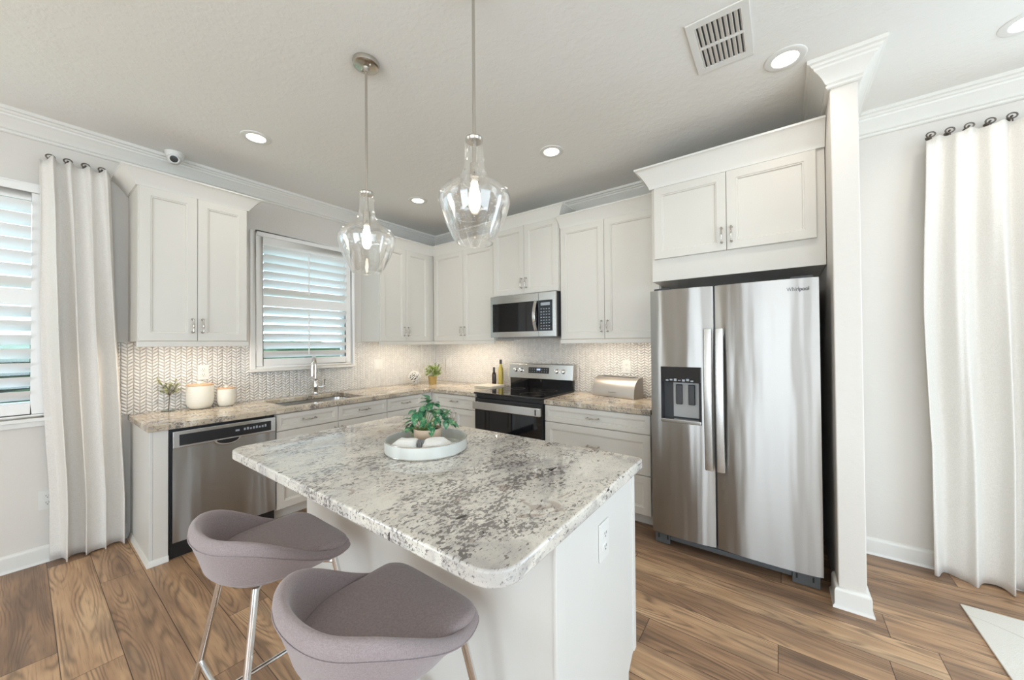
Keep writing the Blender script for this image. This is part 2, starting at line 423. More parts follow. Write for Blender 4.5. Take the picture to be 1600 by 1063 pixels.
CROWN = [(0, -.130), (.010, -.130), (.016, -.125), (.017, -.117), (.010, -.111), (.019, -.106), (.024, -.096), (.034, -.078), (.050, -.058),
         (.064, -.046), (.066, -.037), (.075, -.032), (.080, -.023), (.092, -.019), (.092, 0), (0, 0)]
cpath = [(0, -7.38), (0, 0), (3.868, 0), (3.868, -.845), (3.972, -.845), (3.972, -.125), (7.5, -.125)]
for k, seg in enumerate([(0, 1), (1, 2), (2, 5), (5, 6)]):
    struct('trim_%d' % (k+1), sweep(B(), cpath, CROWN, seg, CZ), trim_m, sharp=14)
BASE = [(0, 0), (.024, 0), (.024, .006), (.016, .018), (.016, .082), (.012, .092), (.006, .098), (0, .10)]
struct('baseboard_left', sweep(B(), [(0, -7.38), (0, -2.815)], BASE), trim_m)
struct('baseboard_partition', sweep(B(), [(3.868, -.70), (3.868, -.845), (3.972, -.845), (3.972, -.15)], BASE), trim_m)
struct('baseboard_right', sweep(B(), [(3.99, -.125), (4.95, -.125)], BASE), trim_m)

# backsplash of woven marble tile
ZC, ZU = .844, 1.345
struct('wall_backsplash_left', multi([(0, .008, -2.86, -2.10, ZC, ZU), (0, .008, -2.10, -1.15, ZC, 1.085), (0, .008, -1.15, 0, ZC, ZU)]), tile_x_m)
struct('wall_backsplash_back', multi([(.008, 1.277, -.008, 0, ZC, ZU), (1.277, 2.045, -.008, 0, .70, 1.42), (2.045, 2.925, -.008, 0, ZC, ZU)]), tile_y_m)

# ------------------------------------------------------------------ windows and shutters
def window(n, w, midz):
    y0, y1, z0, z1 = w
    bm = B()
    for b in ((-.11, -.07, y0, y0+.04, z0, z1), (-.11, -.07, y1-.04, y1, z0, z1), (-.11, -.07, y0, y1, z0, z0+.05), (-.11, -.07, y0, y1, z1-.05, z1),
              (-.105, -.075, y0, y1, midz-.02, midz+.02)): box(bm, *b)
    o = struct('window_%d' % n, bm, trim_m)
    finish('pane', multi([(-.092, -.088, y0+.03, y1-.03, z0+.03, z1-.03)]), pane_m, o)
    return o
w1 = window(1, W1, 1.62); w2 = window(2, W2, 1.71)
finish('sill', bevel(multi([(-.14, .045, W1[0]-.06, -3.123, .868, .89), (0, .022, W1[0]-.05, -3.135, .835, .868)]), .003), trim_m, w1)
finish('sill', bevel(multi([(-.14, .042, -2.102, -1.148, 1.088, 1.112)]), .003), trim_m, w2)

def shutter(label, y0, y1, z0, z1, cas, stile, top, bot, mid, rods, open_deg, pitch, arch=None, loc_label=None):
    """louvred plantation shutter mounted on the wall x = 0; y0..y1, z0..z1 is the outer casing"""
    t = thing('plantation_shutter', label, 'window shutter', (0, y0, z0))
    h = z1-z0; w = y1-y0
    bm = B()
    for b in ((0, .034, 0, cas, 0, h), (0, .034, w-cas, w, 0, h), (0, .034, cas, w-cas, h-cas, h), (0, .034, cas, w-cas, 0, .022)): box(bm, *b)
    finish('frame', bevel(bm, .005, 2), slat_m, t)
    a0, a1, b0, b1 = cas+.0015, w-cas-.0015, .024, h-cas-.0015
    bm = B(); x0, x1 = .004, .030
    for b in ((x0, x1, a0, a0+stile, b0, b1), (x0, x1, a1-stile, a1, b0, b1), (x0, x1, a0+stile, a1-stile, b1-top, b1),
              (x0, x1, a0+stile, a1-stile, b0, b0+bot), (x0, x1, a0+stile, a1-stile, mid[0]-z0, mid[1]-z0)): box(bm, *b)
    pn = finish('panel', bevel(bm, .003, 2), slat_m, t)
    bl = B()
    for (q0, q1) in ((b0+bot, mid[0]-z0), (mid[1]-z0, b1-top)):
        n = round((q1-q0)/pitch); st = (q1-q0)/n
        for k in range(n):
            zc = q0+st*(k+.5); ch, th = .046, .0055
            a = math.radians(open_deg); pr = []
            for j in range(12):
                an = 2*PI*j/12; e, g = ch*math.cos(an), th*math.sin(an)
                pr.append((.015+e*math.cos(a)-g*math.sin(a), zc+e*math.sin(a)+g*math.cos(a)))
            rings(bl, [[Vector((x, yy, z)) for x, z in pr] for yy in (a0+stile+.001, a1-stile-.001)])
    finish('louvers', bl, slat_m, pn)
    for yy in rods:
        for (q0, q1) in ((b0+bot+.03, mid[0]-z0-.03), (mid[1]-z0+.03, b1-top-.01)):
            finish('tilt_rod', bbox(.052, .061, yy-y0-.005, yy-y0+.005, q0, q1, .002), slat_m, pn)
    for zz in (.18, h*.5, h-.2): finish('hinge', tube(B(), [(.034, cas+.002, zz-.03), (.034, cas+.002, zz+.03)], .004, 8), trim_m, t)
    return t
shutter('white louvered plantation shutter over the kitchen sink behind the faucet', -2.098, -1.155, 1.112, 2.31, .042, .052, .072, .062,
        (1.665, 1.755), (-1.63,), 40, .079)
shutter('white louvered plantation shutter half hidden by the sink side curtain', -4.62, -3.118, .89, 2.30, .05, .050, .05, .07,
        (1.57, 1.665), (), 40, .079)

# outside: lawn and a hedge seen in slivers between the louvers
struct('ground', multi([(-30, -.16, -30, 20, -.35, -.3)]), lawn_m)
bm = B()
box(bm, -5.2, -4.2, -12, 8, -.3, 1.30)
bmesh.ops.subdivide_edges(bm, edges=bm.edges[:], cuts=30, use_grid_fill=True)
for v in bm.verts: v.co += Vector((random.uniform(-.12, .12), random.uniform(-.12, .12), random.uniform(-.12, .12)))
tag(finish('hedge', bm, hedge_m), 'clipped green hedge outside seen in slivers between the louvers', 'hedge', kind='stuff')

# ------------------------------------------------------------------ cabinet hardware and doors
def panel_mesh(w, h, t=.02, fr=.052):
    """recessed-panel front, back face on y = 0, front toward -y, lower-left corner at the origin"""
    fr = min(fr, h*.26, w*.26)
    L = [(0, 0), (0, -t+.002), (.002, -t), (fr, -t), (fr+.003, -t+.004), (fr+.008, -t+.004), (fr+.012, -t+.012), (fr+.016, -t+.012)]
    bm = B(); rs = []
    for i, y in L: rs.append([Vector((i, y, i)), Vector((w-i, y, i)), Vector((w-i, y, h-i)), Vector((i, y, h-i))])
    rings(bm, rs)
    return bm
def pull_mesh(L=.105):
    """ornate bail pull along z, centred at the origin, standing off toward -y"""
    bm = B(); n = 17; pts = []; rad = []
    for k in range(n):
        s = -1+2*k/(n-1)
        pts.append((0, -.026-.004*(1-s*s), s*L*.46)); rad.append(.0034+.0032*math.exp(-(s/.30)**2)+.0022*math.exp(-((abs(s)-.93)/.08)**2))
    tube(bm, pts, rad, 10)
    for s in (-1, 1):
        tube(bm, [(0, 0, s*L*.43), (0, -.004, s*L*.43), (0, -.012, s*L*.43), (0, -.028, s*L*.43)], [.0085, .0075, .0042, .004], 10)
    me = bpy.data.meshes.new('handle'); bmesh.ops.recalc_face_normals(bm, faces=bm.faces[:]); bm.to_mesh(me); bm.free()
    for p in me.polygons: p.use_smooth = True
    me.materials.append(nickel_m); return me
PULL = pull_mesh()
def front(par, name, x0, x1, z0, z1, y, pull=None, m=cab_m):
    d = finish(name, panel_mesh(x1-x0, z1-z0), m, par, (x0, y, z0))
    if pull:
        h = finish('handle', None, None, d, (pull[0]-x0, -.02, pull[1]-z0), mesh=PULL)
        if pull[2]: h.rotation_euler = (0, PI/2, 0)
    return d
CABCROWN = [(0, 0), (.010, 0), (.014, .010), (.022, .022), (.036, .042), (.054, .064), (.070, .078), (.078, .084), (.084, .086), (.084, .094), (0, .094)]
def upper(name, label, loc, rz, w, z0, z1, dep, splits, left=True, right=True, rail=True, dz=None, hz=None, crown=CABCROWN, blind=None, group='wall cabinets'):
    t = thing(name, label, 'wall cabinet', loc, rz, group)
    finish('body', bbox(0, w, -dep+.021, -.0015 if not blind else -.0015, z0, z1, .0015), cab_m, t)
    d0, d1 = dz or (z0+.004, z1-.004)
    for k, (a, b, side) in enumerate(splits):
        hx = b-.027 if side > 0 else a+.027
        front(t, 'door', a+.0015, b-.0015, d0, d1, -dep+.020, (hx, hz or d0+.105, False))
    p = [(0, -dep+.016), (w, -dep+.016)]
    if left: p = [(0, -.002)]+p
    if right: p = p+[(w, -.002)]
    finish('crown_moulding', sweep(B(), p, crown, z=z1-.002), trim_m, t, sharp=50)
    if rail: finish('light_rail', bbox(-.006 if left else 0, w+(.006 if right else 0), -dep-.004, -dep+.018, z0-.036, z0-.001, .003), cab_m, t)
    return t
R90 = PI/2
UB, UT = 1.348, 2.362
upper('wall_cabinet', 'two door white wall cabinet above the dishwasher beside the sink side curtain', (0, -2.812, 0), R90, .597, UB, UT, .345,
      [(.004, .297, 1), (.297, .593, -1)])
upper('wall_cabinet', 'narrow two door white wall cabinet right of the sink window', (0, -1.062, 0), R90, .738, UB, UT, .345,
      [(.004, .328, 1), (.328, .655, -1)], right=False)
upper('wall_cabinet', 'two door white corner wall cabinet above the two bottles', (.326, 0, 0), 0, .949, UB, UT, .345,
      [(.022, .5, 1), (.5, .944, -1)], left=False, right=False)
upper('wall_cabinet', 'short two door white cabinet directly above the microwave', (1.278, 0, 0), 0, .764, 1.792, 2.466, .365,
      [(.004, .385, 1), (.385, .760, -1)], rail=False)
upper('wall_cabinet', 'two door white wall cabinet above the steel bread box', (2.045, 0, 0), 0, .872, UB, UT, .345,
      [(.006, .422, 1), (.422, .866, -1)], left=False, right=False)
CR2 = [(a*1.12, b*1.45) for a, b in CABCROWN]
t = upper('wall_cabinet', 'wide shallow two door white cabinet above the refrigerator', (2.923, 0, 0), 0, .942, 1.745, 2.405, .60,
      [(.018, .462, 1), (.462, .904, -1)], right=False, rail=False, dz=(1.900, 2.400), hz=1.995, crown=CR2)

def base_cab(label, loc, rz, w, fronts, doors=(), x0=0, hollow=False, group='base cabinets', cat='base cabinet'):
    t = thing('base_cabinet', label, cat, loc, rz, group)
    if hollow:
        finish('body', multi([(0, .018, -.609, -.004, .085, .803), (w-.018, w, -.609, -.004, .085, .803), (.018, w-.018, -.022, -.004, .085, .803),
                              (.018, w-.018, -.609, -.022, .085, .103), (.018, w-.018, -.609, -.590, .64, .803), (w/2-.02, w/2+.02, -.609, -.590, .103, .64)]), cab_m, t)
    else: finish('body', bbox(x0, w, -.609, -.004, .085, .803, .0015), cab_m, t)
    finish('toe_kick', multi([(x0, w, -.555, -.53, 0.001, .085)]), cab_m, t)
    for (a, b, z0, z1) in fronts:
        front(t, 'drawer', a+.002, b-.002, z0, z1, -.610, ((a+b)/2, (z0+z1)/2, True))
    for (a, b, z0, z1, side) in doors:
        front(t, 'door', a+.002, b-.002, z0, z1, -.610, (b-.03 if side > 0 else a+.03, z1-.09, False))
    return t
base_cab('white sink base cabinet with two drawer fronts right of the dishwasher', (0, -2.127, 0), R90, .949,
         [(0, .474, .674, .797), (.474, .949, .674, .797)], [(0, .474, .09, .668, 1), (.474, .949, .09, .668, -1)], hollow=True)
base_cab('white drawer stack cabinet between the sink base and the inside corner', (0, -1.176, 0), R90, .566,
         [(0, .42, .674, .797), (0, .42, .40, .668), (0, .42, .09, .394)])
base_cab('white base cabinet left of the range with one drawer over two doors', (0, 0, 0), 0, 1.275,
         [(.672, 1.274, .668, .797)], [(.672, .965, .09, .662, 1), (.965, 1.274, .09, .662, -1)], x0=.6095)
base_cab('white three drawer base cabinet between the range and the refrigerator', (2.046, 0, 0), 0, .868,
         [(0, .866, .664, .797), (0, .866, .372, .658), (0, .866, .09, .366)])
t = thing('end_panel', 'white end panel closing the counter run between curtain and dishwasher', 'cabinet panel', (0, -2.80, 0))
finish('side', bbox(.002, .615, 0, .016, 0, .803, .002), isl_m, t)
finish('filler', bbox(.595, .615, .016, .085, 0, .803, .002), cab_m, t)
finish('shoe_trim', sweep(B(), [(.03, 0), (.615, 0), (.615, .085)], [(0, 0), (.012, 0), (.010, .02), (.004, .035), (0, .035)]), trim_m, t)

# ------------------------------------------------------------------ countertops and sink
o = finish('countertop', slab([.009, .10, .55, .648, 1.274], [-2.815, -2.03, -1.36, -.648, -.009],
                              lambda x, y: (x < .648 or y > -.648) and not (.10 < x < .55 and -2.03 < y < -1.36), .805, ZC, .006), gran_ctr_m)
tag(o, 'polished beige granite countertop wrapping the corner with the sink cut into it', 'countertop')
o = finish('countertop', slab([2.048, 2.918], [-.648, -.009], lambda x, y: True, .805, ZC, .006), gran_ctr_m)
tag(o, 'short polished beige granite countertop under the bread box', 'countertop')
t = thing('kitchen_sink', 'undermount stainless steel sink in the corner countertop below the window', 'sink', (0, 0, .80))
bm = B()
o1, o2 = rrect(.085, .565, -2.045, -1.345, .03, 5), rrect(.105, .545, -2.025, -1.365, .06, 5)
o3 = rrect(.125, .525, -2.005, -1.385, .06, 5)
rings(bm, [[Vector((x, y, .0045)) for x, y in o1], [Vector((x, y, .0045)) for x, y in o2], [Vector((x, y, -.15)) for x, y in o3], ], cap=(False, True))
sk = finish('basin', bm, steel_flat_m, t)
sk.modifiers.new('solid', 'SOLIDIFY').thickness = .0015
dv = B(); box(dv, .118, .532, -1.705, -1.68, -.148, -.03); finish('divider', bevel(dv, .008, 3), steel_flat_m, t)
for yy in (-1.86, -1.53): finish('drain', lathe(B(), [(.0, .004), (.035, .004), (.042, .001), (.042, -.002), (0, -.002)], (.32, yy, -.148), 24), chrome_m, t)
t = thing('faucet', 'chrome gooseneck faucet standing behind the sink', 'faucet', (.066, -1.575, ZC), -.62)
fb = B(); lathe(fb, [(.030, 0), (.030, .006), (.024, .012), (.021, .03), (.026, .06), (.028, .085), (.022, .115), (.015, .135), (.019, .142), (.019, .150), (.013, .156), (.013, .175), (0, .175)], seg=24)
finish('base', fb, chrome_m, t)
pts = [(0, 0, .17), (0, 0, .22), (0, 0, .285)]+[(.075-.075*math.cos(a), 0, .290+.075*math.sin(a)) for a in [PI*k/12 for k in range(1, 12)]]+[(.15, 0, .285), (.15, 0, .27)]
finish('spout', tube(B(), pts, .0115, 14), chrome_m, t)
hb = B(); lathe(hb, [(0, 0), (.014, 0), (.016, -.02), (.018, -.06), (.020, -.085), (.018, -.095), (0, -.095)], (.15, 0, .275), 20); finish('spray_head', hb, chrome_m, t)
hb = B(); tube(hb, [(0, .015, .075), (0, .05, .075), (0, .075, .077), (0, .085, .08)], [.011, .009, .012, .006], 12); tube(hb, [(0, .066, .08), (.004, .073, .11), (.008, .080, .145)], [.006, .005, .007], 10)
finish('lever', hb, chrome_m, t)

# ------------------------------------------------------------------ dishwasher
t = thing('dishwasher', 'stainless steel dishwasher with black control strip under the counter', 'dishwasher', (0, -2.713, 0), R90)
DWW = .584
finish('body', multi([(.004, DWW-.003, -.60, -.06, .02, .80)]), black_m, t)
finish('toe_kick', multi([(.004, DWW-.003, -.606, -.602, .001, .11)]), black_m, t)
bm = B(); n = 16; top = []; zs = [.105, .15, .30, .45, .58, .683]
rs = []
for z in zs: rs.append([Vector((.012+(DWW-.018)*k/n, -.640-.008*math.sin(PI*k/n)*math.sin(PI*(z-.10)/.60), z)) for k in range(n+1)]+[Vector((DWW-.006, -.607, z)), Vector((.012, -.607, z))])
rings(bm, rs)
d = finish('door', bm, steel_m, t)
p = finish('control_panel', bbox(.012, DWW-.006, -.648, -.61, .684, .788, .004), steel_flat_m, t)
finish('control_strip', bbox(.042, .546, -.6505, -.645, .698, .766, .001), black_m, p)
ib = B()
for k in range(9): box(ib, .36+.018*k+(.0 if k else -.03), .371+.018*k+(0 if k else -.018), -.6512, -.650, .730, .742+.003*(k % 3))
finish('panel_marks', ib, icon_grey_m, p)  # small blocks standing for the icons on the strip
bm = B(); pr = []
for k in range(17): a = PI+PI*k/16; pr.append((.288+.075*math.cos(a), .694+.040*math.sin(a)*(1)))
rings(bm, [[Vector((x, -.650, z)) for x, z in pr], [Vector((x, -.6555, z)) for x, z in pr]])
finish('handle_rim', bevel(bm, .002), chrome_m, d)
bm = B(); pr = [(.288+(x-.288)*.82, .692+(z-.694)*.72) for x, z in pr]
rings(bm, [[Vector((x, -.654, z)) for x, z in pr], [Vector((x, -.6563, z)) for x, z in pr]])
finish('handle_pocket', bm, black_m, d)

# ------------------------------------------------------------------ range
t = thing('range', 'freestanding stainless and black electric range below the microwave', 'oven range', (1.279, 0, 0))
RW = .763
finish('body', multi([(.003, RW-.003, -.628, -.02, .03, .838)]), black_m, t)
c = finish('cooktop', bbox(0, RW, -.672, -.075, .838, .856, .004), glassblk_m, t)
for x, y, q in ((.2, -.5, .095), (.56, -.5, .115), (.2, -.22, .075), (.56, -.22, .085)):
    finish('burner_ring', tube(B(), [(x+q*math.cos(2*PI*k/40), y+q*math.sin(2*PI*k/40), .8562) for k in range(40)], .0007, 6, True), dark_m, c)
finish('door_frame', bbox(.003, RW-.003, -.655, -.63, .12, .80, .003), black_m, t)
dd = finish('oven_door', bbox(.008, RW-.008, -.664, -.655, .13, .700, .002), glassblk_m, t)
hb = bbox(.006, RW-.006, -.700, -.664, .700, .772, .006, 3)
hd = finish('handle', hb, steel_flat_m, t)
finish('end_slot', bbox(RW-.052, RW-.040, -.7015, -.699, .712, .760, .001), black_m, hd)
finish('drawer', bbox(.006, RW-.006, -.655, -.63, .03, .118, .003), steel_flat_m, t)
bg_ = B()
pr = [(-.055, .85), (-.085, .85), (-.092, .955), (-.052, .955)]
rings(bg_, [[Vector((x, a, b)) for a, b in pr] for x in (.005, RW-.005)])
finish('backguard_glass', bevel(bg_, .003), glassblk_m, t)
bg_ = B(); pr = [(-.03, .952), (-.108, .952), (-.086, 1.100), (-.075, 1.106), (-.03, 1.106)]
rings(bg_, [[Vector((x, a, b)) for a, b in pr] for x in (0, RW)])
cp = finish('control_panel', bevel(bg_, .004, 3), steel_flat_m, t)
tilt = math.atan2(.022, .148)
def on_panel(x, z): return Vector((x, -.108+(z-.952)*.022/.148, z))
for x in (.086, .156, .585, .66):
    kb = B(); lathe(kb, [(.022, 0), (.021, .004), (.018, .008), (.017, .024), (.013, .026), (0, .026)], seg=24)
    k = finish('knob', kb, chrome_m, cp, on_panel(x, 1.035)); k.rotation_euler = (PI/2-tilt, 0, 0)
db = finish('display', bbox(-.123, .123, -.003, .002, -.030, .030, .001), black_m, cp, on_panel(.372, 1.038)); db.rotation_euler = (-tilt, 0, 0)
finish('clock', bbox(-.022, .022, -.0042, -.003, .0, .018, .0005), blue_m, db)
ib = B()
for q in range(2):
    for k in range(8):
        if abs(k-3.5) < 1.2 and q: continue
        box(ib, -.108+.029*k, -.100+.029*k, -.0036, -.0028, -.016+.024*q, -.010+.024*q)
finish('panel_marks', ib, icon_grey_m, db)  # plain blocks standing for the printed marks around the clock

# ------------------------------------------------------------------ microwave
t = thing('microwave', 'stainless over the range microwave with black window', 'microwave', (1.280, 0, 1.378))
MW, MH = .757, .408
finish('body', bbox(.004, MW-.004, -.385, -.003, 0.001, MH, .003), dark_m, t)
fr = finish('front_frame', bbox(0, MW, -.413, -.386, 0, MH, .004), steel_flat_m, t)
gl = finish('door_glass', bbox(.030, .575, -.4155, -.4125, .052, .334, .001), glassblk_m, fr)
finish('control_panel', bbox(.580, .724, -.4155, -.4125, .052, .334, .001), glassblk_m, fr)
finish('door_seam', multi([(.5765, .5785, -.4138, -.4125, .002, MH-.002)]), dark_m, fr)
ib = B()
for q in range(9):
    for k in range(4):
        if q == 8 and k: continue
        zz = .068+.026*q; xx = .600+.028*k
        if q < 8: box(ib, xx, xx+.014, -.4163, -.4153, zz, zz+.007)
box(ib, .602, .700, -.4163, -.4153, .285, .312)
finish('keypad', ib, icon_grey_m, fr)
hb = B(); n = 14
rs = []
for k in range(n+1):
    s = k/n; z = .055+.275*s; yy = -.418-.036*math.sin(PI*s)
    rs.append([Vector((.534, yy, z)), Vector((.566, yy, z)), Vector((.566, yy-.008, z)), Vector((.534, yy-.008, z))])
rings(hb, rs); finish('handle', bevel(hb, .003), chrome_m, fr)
finish('vent_underside', multi([(.05, MW-.05, -.36, -.05, -.008, .002)]), grey_m, t)
finish('badge', bbox(.30, .36, -.4145, -.4125, .368, .376, .0005), nickel_m, fr)

# ------------------------------------------------------------------ refrigerator
t = thing('refrigerator', 'tall stainless side by side refrigerator with water dispenser', 'refrigerator', (2.960, 0, 0))
FW, FZ0, FZ1 = .858, .083, 1.652
finish('body', bbox(.006, FW-.006, -.715, -.06, .03, 1.640, .004), dark_m, t)
def bulge(x, a, b): s = (x-a)/(b-a); return -.010*(1-(2*s-1)**4)-.008*(1-(2*s-1)**2)
def fdoor(name, a, b, hole=None):
    xs = sorted(set([a+(b-a)*k/20 for k in range(21)]+([hole[0], hole[1]] if hole else [])))
    zs = sorted(set([FZ0, FZ1]+[FZ0+(FZ1-FZ0)*k/8 for k in range(9)]+([hole[2], hole[3]] if hole else [])))
    bm = B(); V = {}
    for i, x in enumerate(xs):
        for j, z in enumerate(zs): V[i, j] = bm.verts.new((x, -.780+bulge(x, a, b), z))
    for i in range(len(xs)-1):
        for j in range(len(zs)-1):
            cx, cz = (xs[i]+xs[i+1])/2, (zs[j]+zs[j+1])/2
            if hole and hole[0] < cx < hole[1] and hole[2] < cz < hole[3]: continue
            bm.faces.new((V[i, j], V[i+1, j], V[i+1, j+1], V[i, j+1]))
    be = [e for e in bm.edges if e.is_boundary]
    ex = bmesh.ops.extrude_edge_only(bm, edges=be)
    for g in ex['geom']:
        if isinstance(g, bmesh.types.BMVert): g.co.y = -.720
    return finish(name, bm, steel_m, t)
HX = (.066, .302, .806, 1.160)
d1 = fdoor('freezer_door', .002, .368, HX); d2 = fdoor('fridge_door', .378, FW, None)
finish('door_gap', multi([(.366, .380, -.755, -.716, FZ0, FZ1)]), black_m, t)
# dispenser sits in the left door
ds = finish('dispenser', bevel(multi([(HX[0], HX[1], -.724, -.716, HX[2], HX[3]), (HX[0], HX[0]+.004, -.796, -.716, HX[2], HX[3]), (HX[1]-.004, HX[1], -.796, -.716, HX[2], HX[3])]), .001), dark_m, d1)
finish('touch_panel', bbox(HX[0]+.002, HX[1]-.002, -.801, -.724, 1.062, HX[3], .003), glassblk_m, ds)
ib = B()
for k in range(7): box(ib, .098+.024*k, .114+.024*k, -.8018, -.8005, 1.070+.003*(k % 2), 1.078+.004*(k % 3))
finish('panel_marks', ib, icon_grey_m, ds)  # blocks standing for the touch panel's icons
finish('back_plate', bbox(.128, .278, -.735, -.725, .835, 1.056, .002), pale_grey_m, ds)
for x in (.147, .220): finish('paddle', bbox(x, x+.038, -.758, -.736, .918, 1.045, .005, 3), dark_m, ds)
finish('drip_tray', bbox(HX[0]+.002, HX[1]-.002, -.803, -.724, HX[2], HX[2]+.022, .004), steel_flat_m, ds)
for a, b, dd_ in ((.322, .364, d1), (.383, .424, d2)):
    hb = B(); rs = []; n = 18
    for k in range(n+1):
        s = k/n; z = .552+.842*s; yy = -.832-.022*math.sin(PI*s)
        rs.append([Vector((a, yy+.012, z)), Vector((a, yy, z)), Vector((a+.004, yy-.004, z)), Vector((b-.004, yy-.004, z)), Vector((b, yy, z)), Vector((b, yy+.012, z))])
    rings(hb, rs)
    for zz in (.575, 1.37): box(hb, a+.008, b-.008, -.835, -.778, zz-.014, zz+.014)
    finish('handle', bevel(hb, .0015, 1), steel_flat_m, dd_, sharp=40)
cu = bpy.data.curves.new('logo', 'FONT'); cu.body = 'Whirlpool'; cu.size = .030; cu.extrude = .0006
to = bpy.data.objects.new('logo_text', cu); COL.objects.link(to)
dg = bpy.context.evaluated_depsgraph_get(); me = bpy.data.meshes.new_from_object(to.evaluated_get(dg)); bpy.data.objects.remove(to)
me.materials.clear(); me.materials.append(ink_m)
xs = [v.co.x for v in me.vertices]; sx = .095/(max(xs)-min(xs))
for v in me.vertices: v.co.x *= sx
lg = finish('logo', None, None, d2, (.722, -.7965, 1.585), mesh=me); lg.rotation_euler = (PI/2, 0, 0)
kg = B()
for b in ((.012, FW-.012, -.742, -.70, .028, .076), (.012, .10, -.760, -.742, .006, .070), (FW-.13, FW-.012, -.760, -.742, .006, .070), (.10, FW-.13, -.752, -.742, .034, .060)): box(kg, *b)
kk = finish('kick_grille', bevel(kg, .003), kick_m, t)
for x in (.03, .085, FW-.115, FW-.045): finish('slot', multi([(x, x+.008, -.7615, -.759, .035, .062)]), black_m, kk)
for x in (.02, FW-.12): finish('hinge_cover', bbox(x, x+.10, -.76, -.62, 1.640, 1.668, .004), dark_m, t)

# ------------------------------------------------------------------ island
IX0, IX1, IY0, IY1 = 1.609, 3.197, -2.6945, -1.7446
t = thing('kitchen_island', 'white painted kitchen island base under the speckled granite top', 'kitchen island', (0, 0, 0))
A0, A1, Y0, Y1 = 1.793, 3.170, -2.420, -1.800
bm = B()
rings(bm, [[Vector((x, y, z)) for y, z in ((Y0, 0), (Y1+.065, 0), (Y1+.065-.13, 0), (Y1-.065, .085), (Y1, .11), (Y1, .803), (Y0, .803))] for x in (A0, A1)]) if False else None
box(bm, A0+.002, A1-.006, Y0+.002, Y1-.065, 0, .10); box(bm, A0+.002, A1-.006, Y0+.002, Y1-.021, .10, .803)
finish('body', bevel(bm, .002), isl_m, t)
finish('knee_panel', bbox(A0, A1-.003, Y0-.012, Y0+.002, 0, .803, .003), isl_m, t)
bm = B()
rings(bm, [[Vector((x, y, z)) for y, z in ((Y0, 0), (Y1-.075, 0), (Y1-.075, .055), (Y1-.028, .095), (Y1, .10), (Y1, .803), (Y0, .803))] for x in (A1-.008, A1)])
finish('side_panel', bevel(bm, .002), isl_m, t)
finish('corner_post', bbox(A1-.004, A1+.008, Y0-.016, Y0+.030, 0, .803, .003), isl_m, t)
finish('corner_post', bbox(A1-.004, A1+.005, Y1-.024, Y1+.002, .10, .803, .003), isl_m, t)
finish('shoe_trim', sweep(B(), [(A0, Y0-.012), (A1+.008, Y0-.012), (A1+.008, Y1-.08)], [(0, 0), (.010, 0), (.008, .02), (.003, .03), (0, .03)]), trim_m, t)
for k in range(3):
    a = A0+.02+k*.446; b = a+.442
    d = finish('door', panel_mesh(b-a, .66), cab_m, t, (b, Y1-.02, .12)); d.rotation_euler = (0, 0, PI)
o = finish('countertop', outline_slab(rrect(IX0, IX1, IY0, IY1, [.07, .075, .03, .05], 10), .804, ZC, .007, 4), gran_isl_m)
tag(o, 'large speckled white and grey granite island top with rounded corners', 'countertop')

# ------------------------------------------------------------------ outlets and switches
def outlet(label, loc, rz, w=.072, h=.118, kind='duplex', group='wall outlets', cat='outlet'):
    t = thing('wall_outlet' if kind == 'duplex' else 'light_switch', label, cat, loc, rz, group)
    finish('plate', bbox(-w/2, w/2, -.006, 0, -h/2, h/2, .003, 2), plast_m, t)
    if kind == 'duplex':
        for s in (-1, 1):
            p = finish('socket', outline_slab([(x, y) for x, y in rrect(-.017, .017, -.013, .013, .010, 5)], .0055, .0085, .001), plast_m, t, (0, 0, s*.021))
            p.rotation_euler = (PI/2, 0, 0)
            sb = B()
            for x in (-.007, .005): box(sb, x, x+.002, .0, .008, .0082, .0092)
            lathe(sb, [(.0025, .0082), (.0025, .0092)], (0, -.007, 0), 10)
            finish('slots', sb, black_m, p)
    else:
        for x in (-w/4, w/4) if w > .1 else (0,):
            finish('rocker', bbox(x-.016, x+.016, -.010, -.005, -.032, .032, .003, 2), plast_m, t)
    return t
outlet('white outlet in the tile above the large canister', (.008, -2.405, 1.110), R90)
outlet('white double switch plate in the tile right of the sink', (.008, -.865, 1.095), R90, .118, .118, 'switch', 'light switches', 'light switch')
outlet('white switch plate in the tile behind the corner plant', (.242, -.008, 1.078), 0, .075, .110, 'switch', 'light switches', 'light switch')
outlet('white outlet in the tile above the bread box', (2.536, -.008, 1.097), 0)
outlet('white outlet low on the wall beside the sink side curtain', (0, -3.155, .378), R90)
outlet('white outlet on the painted end of the island', (A1, -2.11, .662), R90, .078, .122)

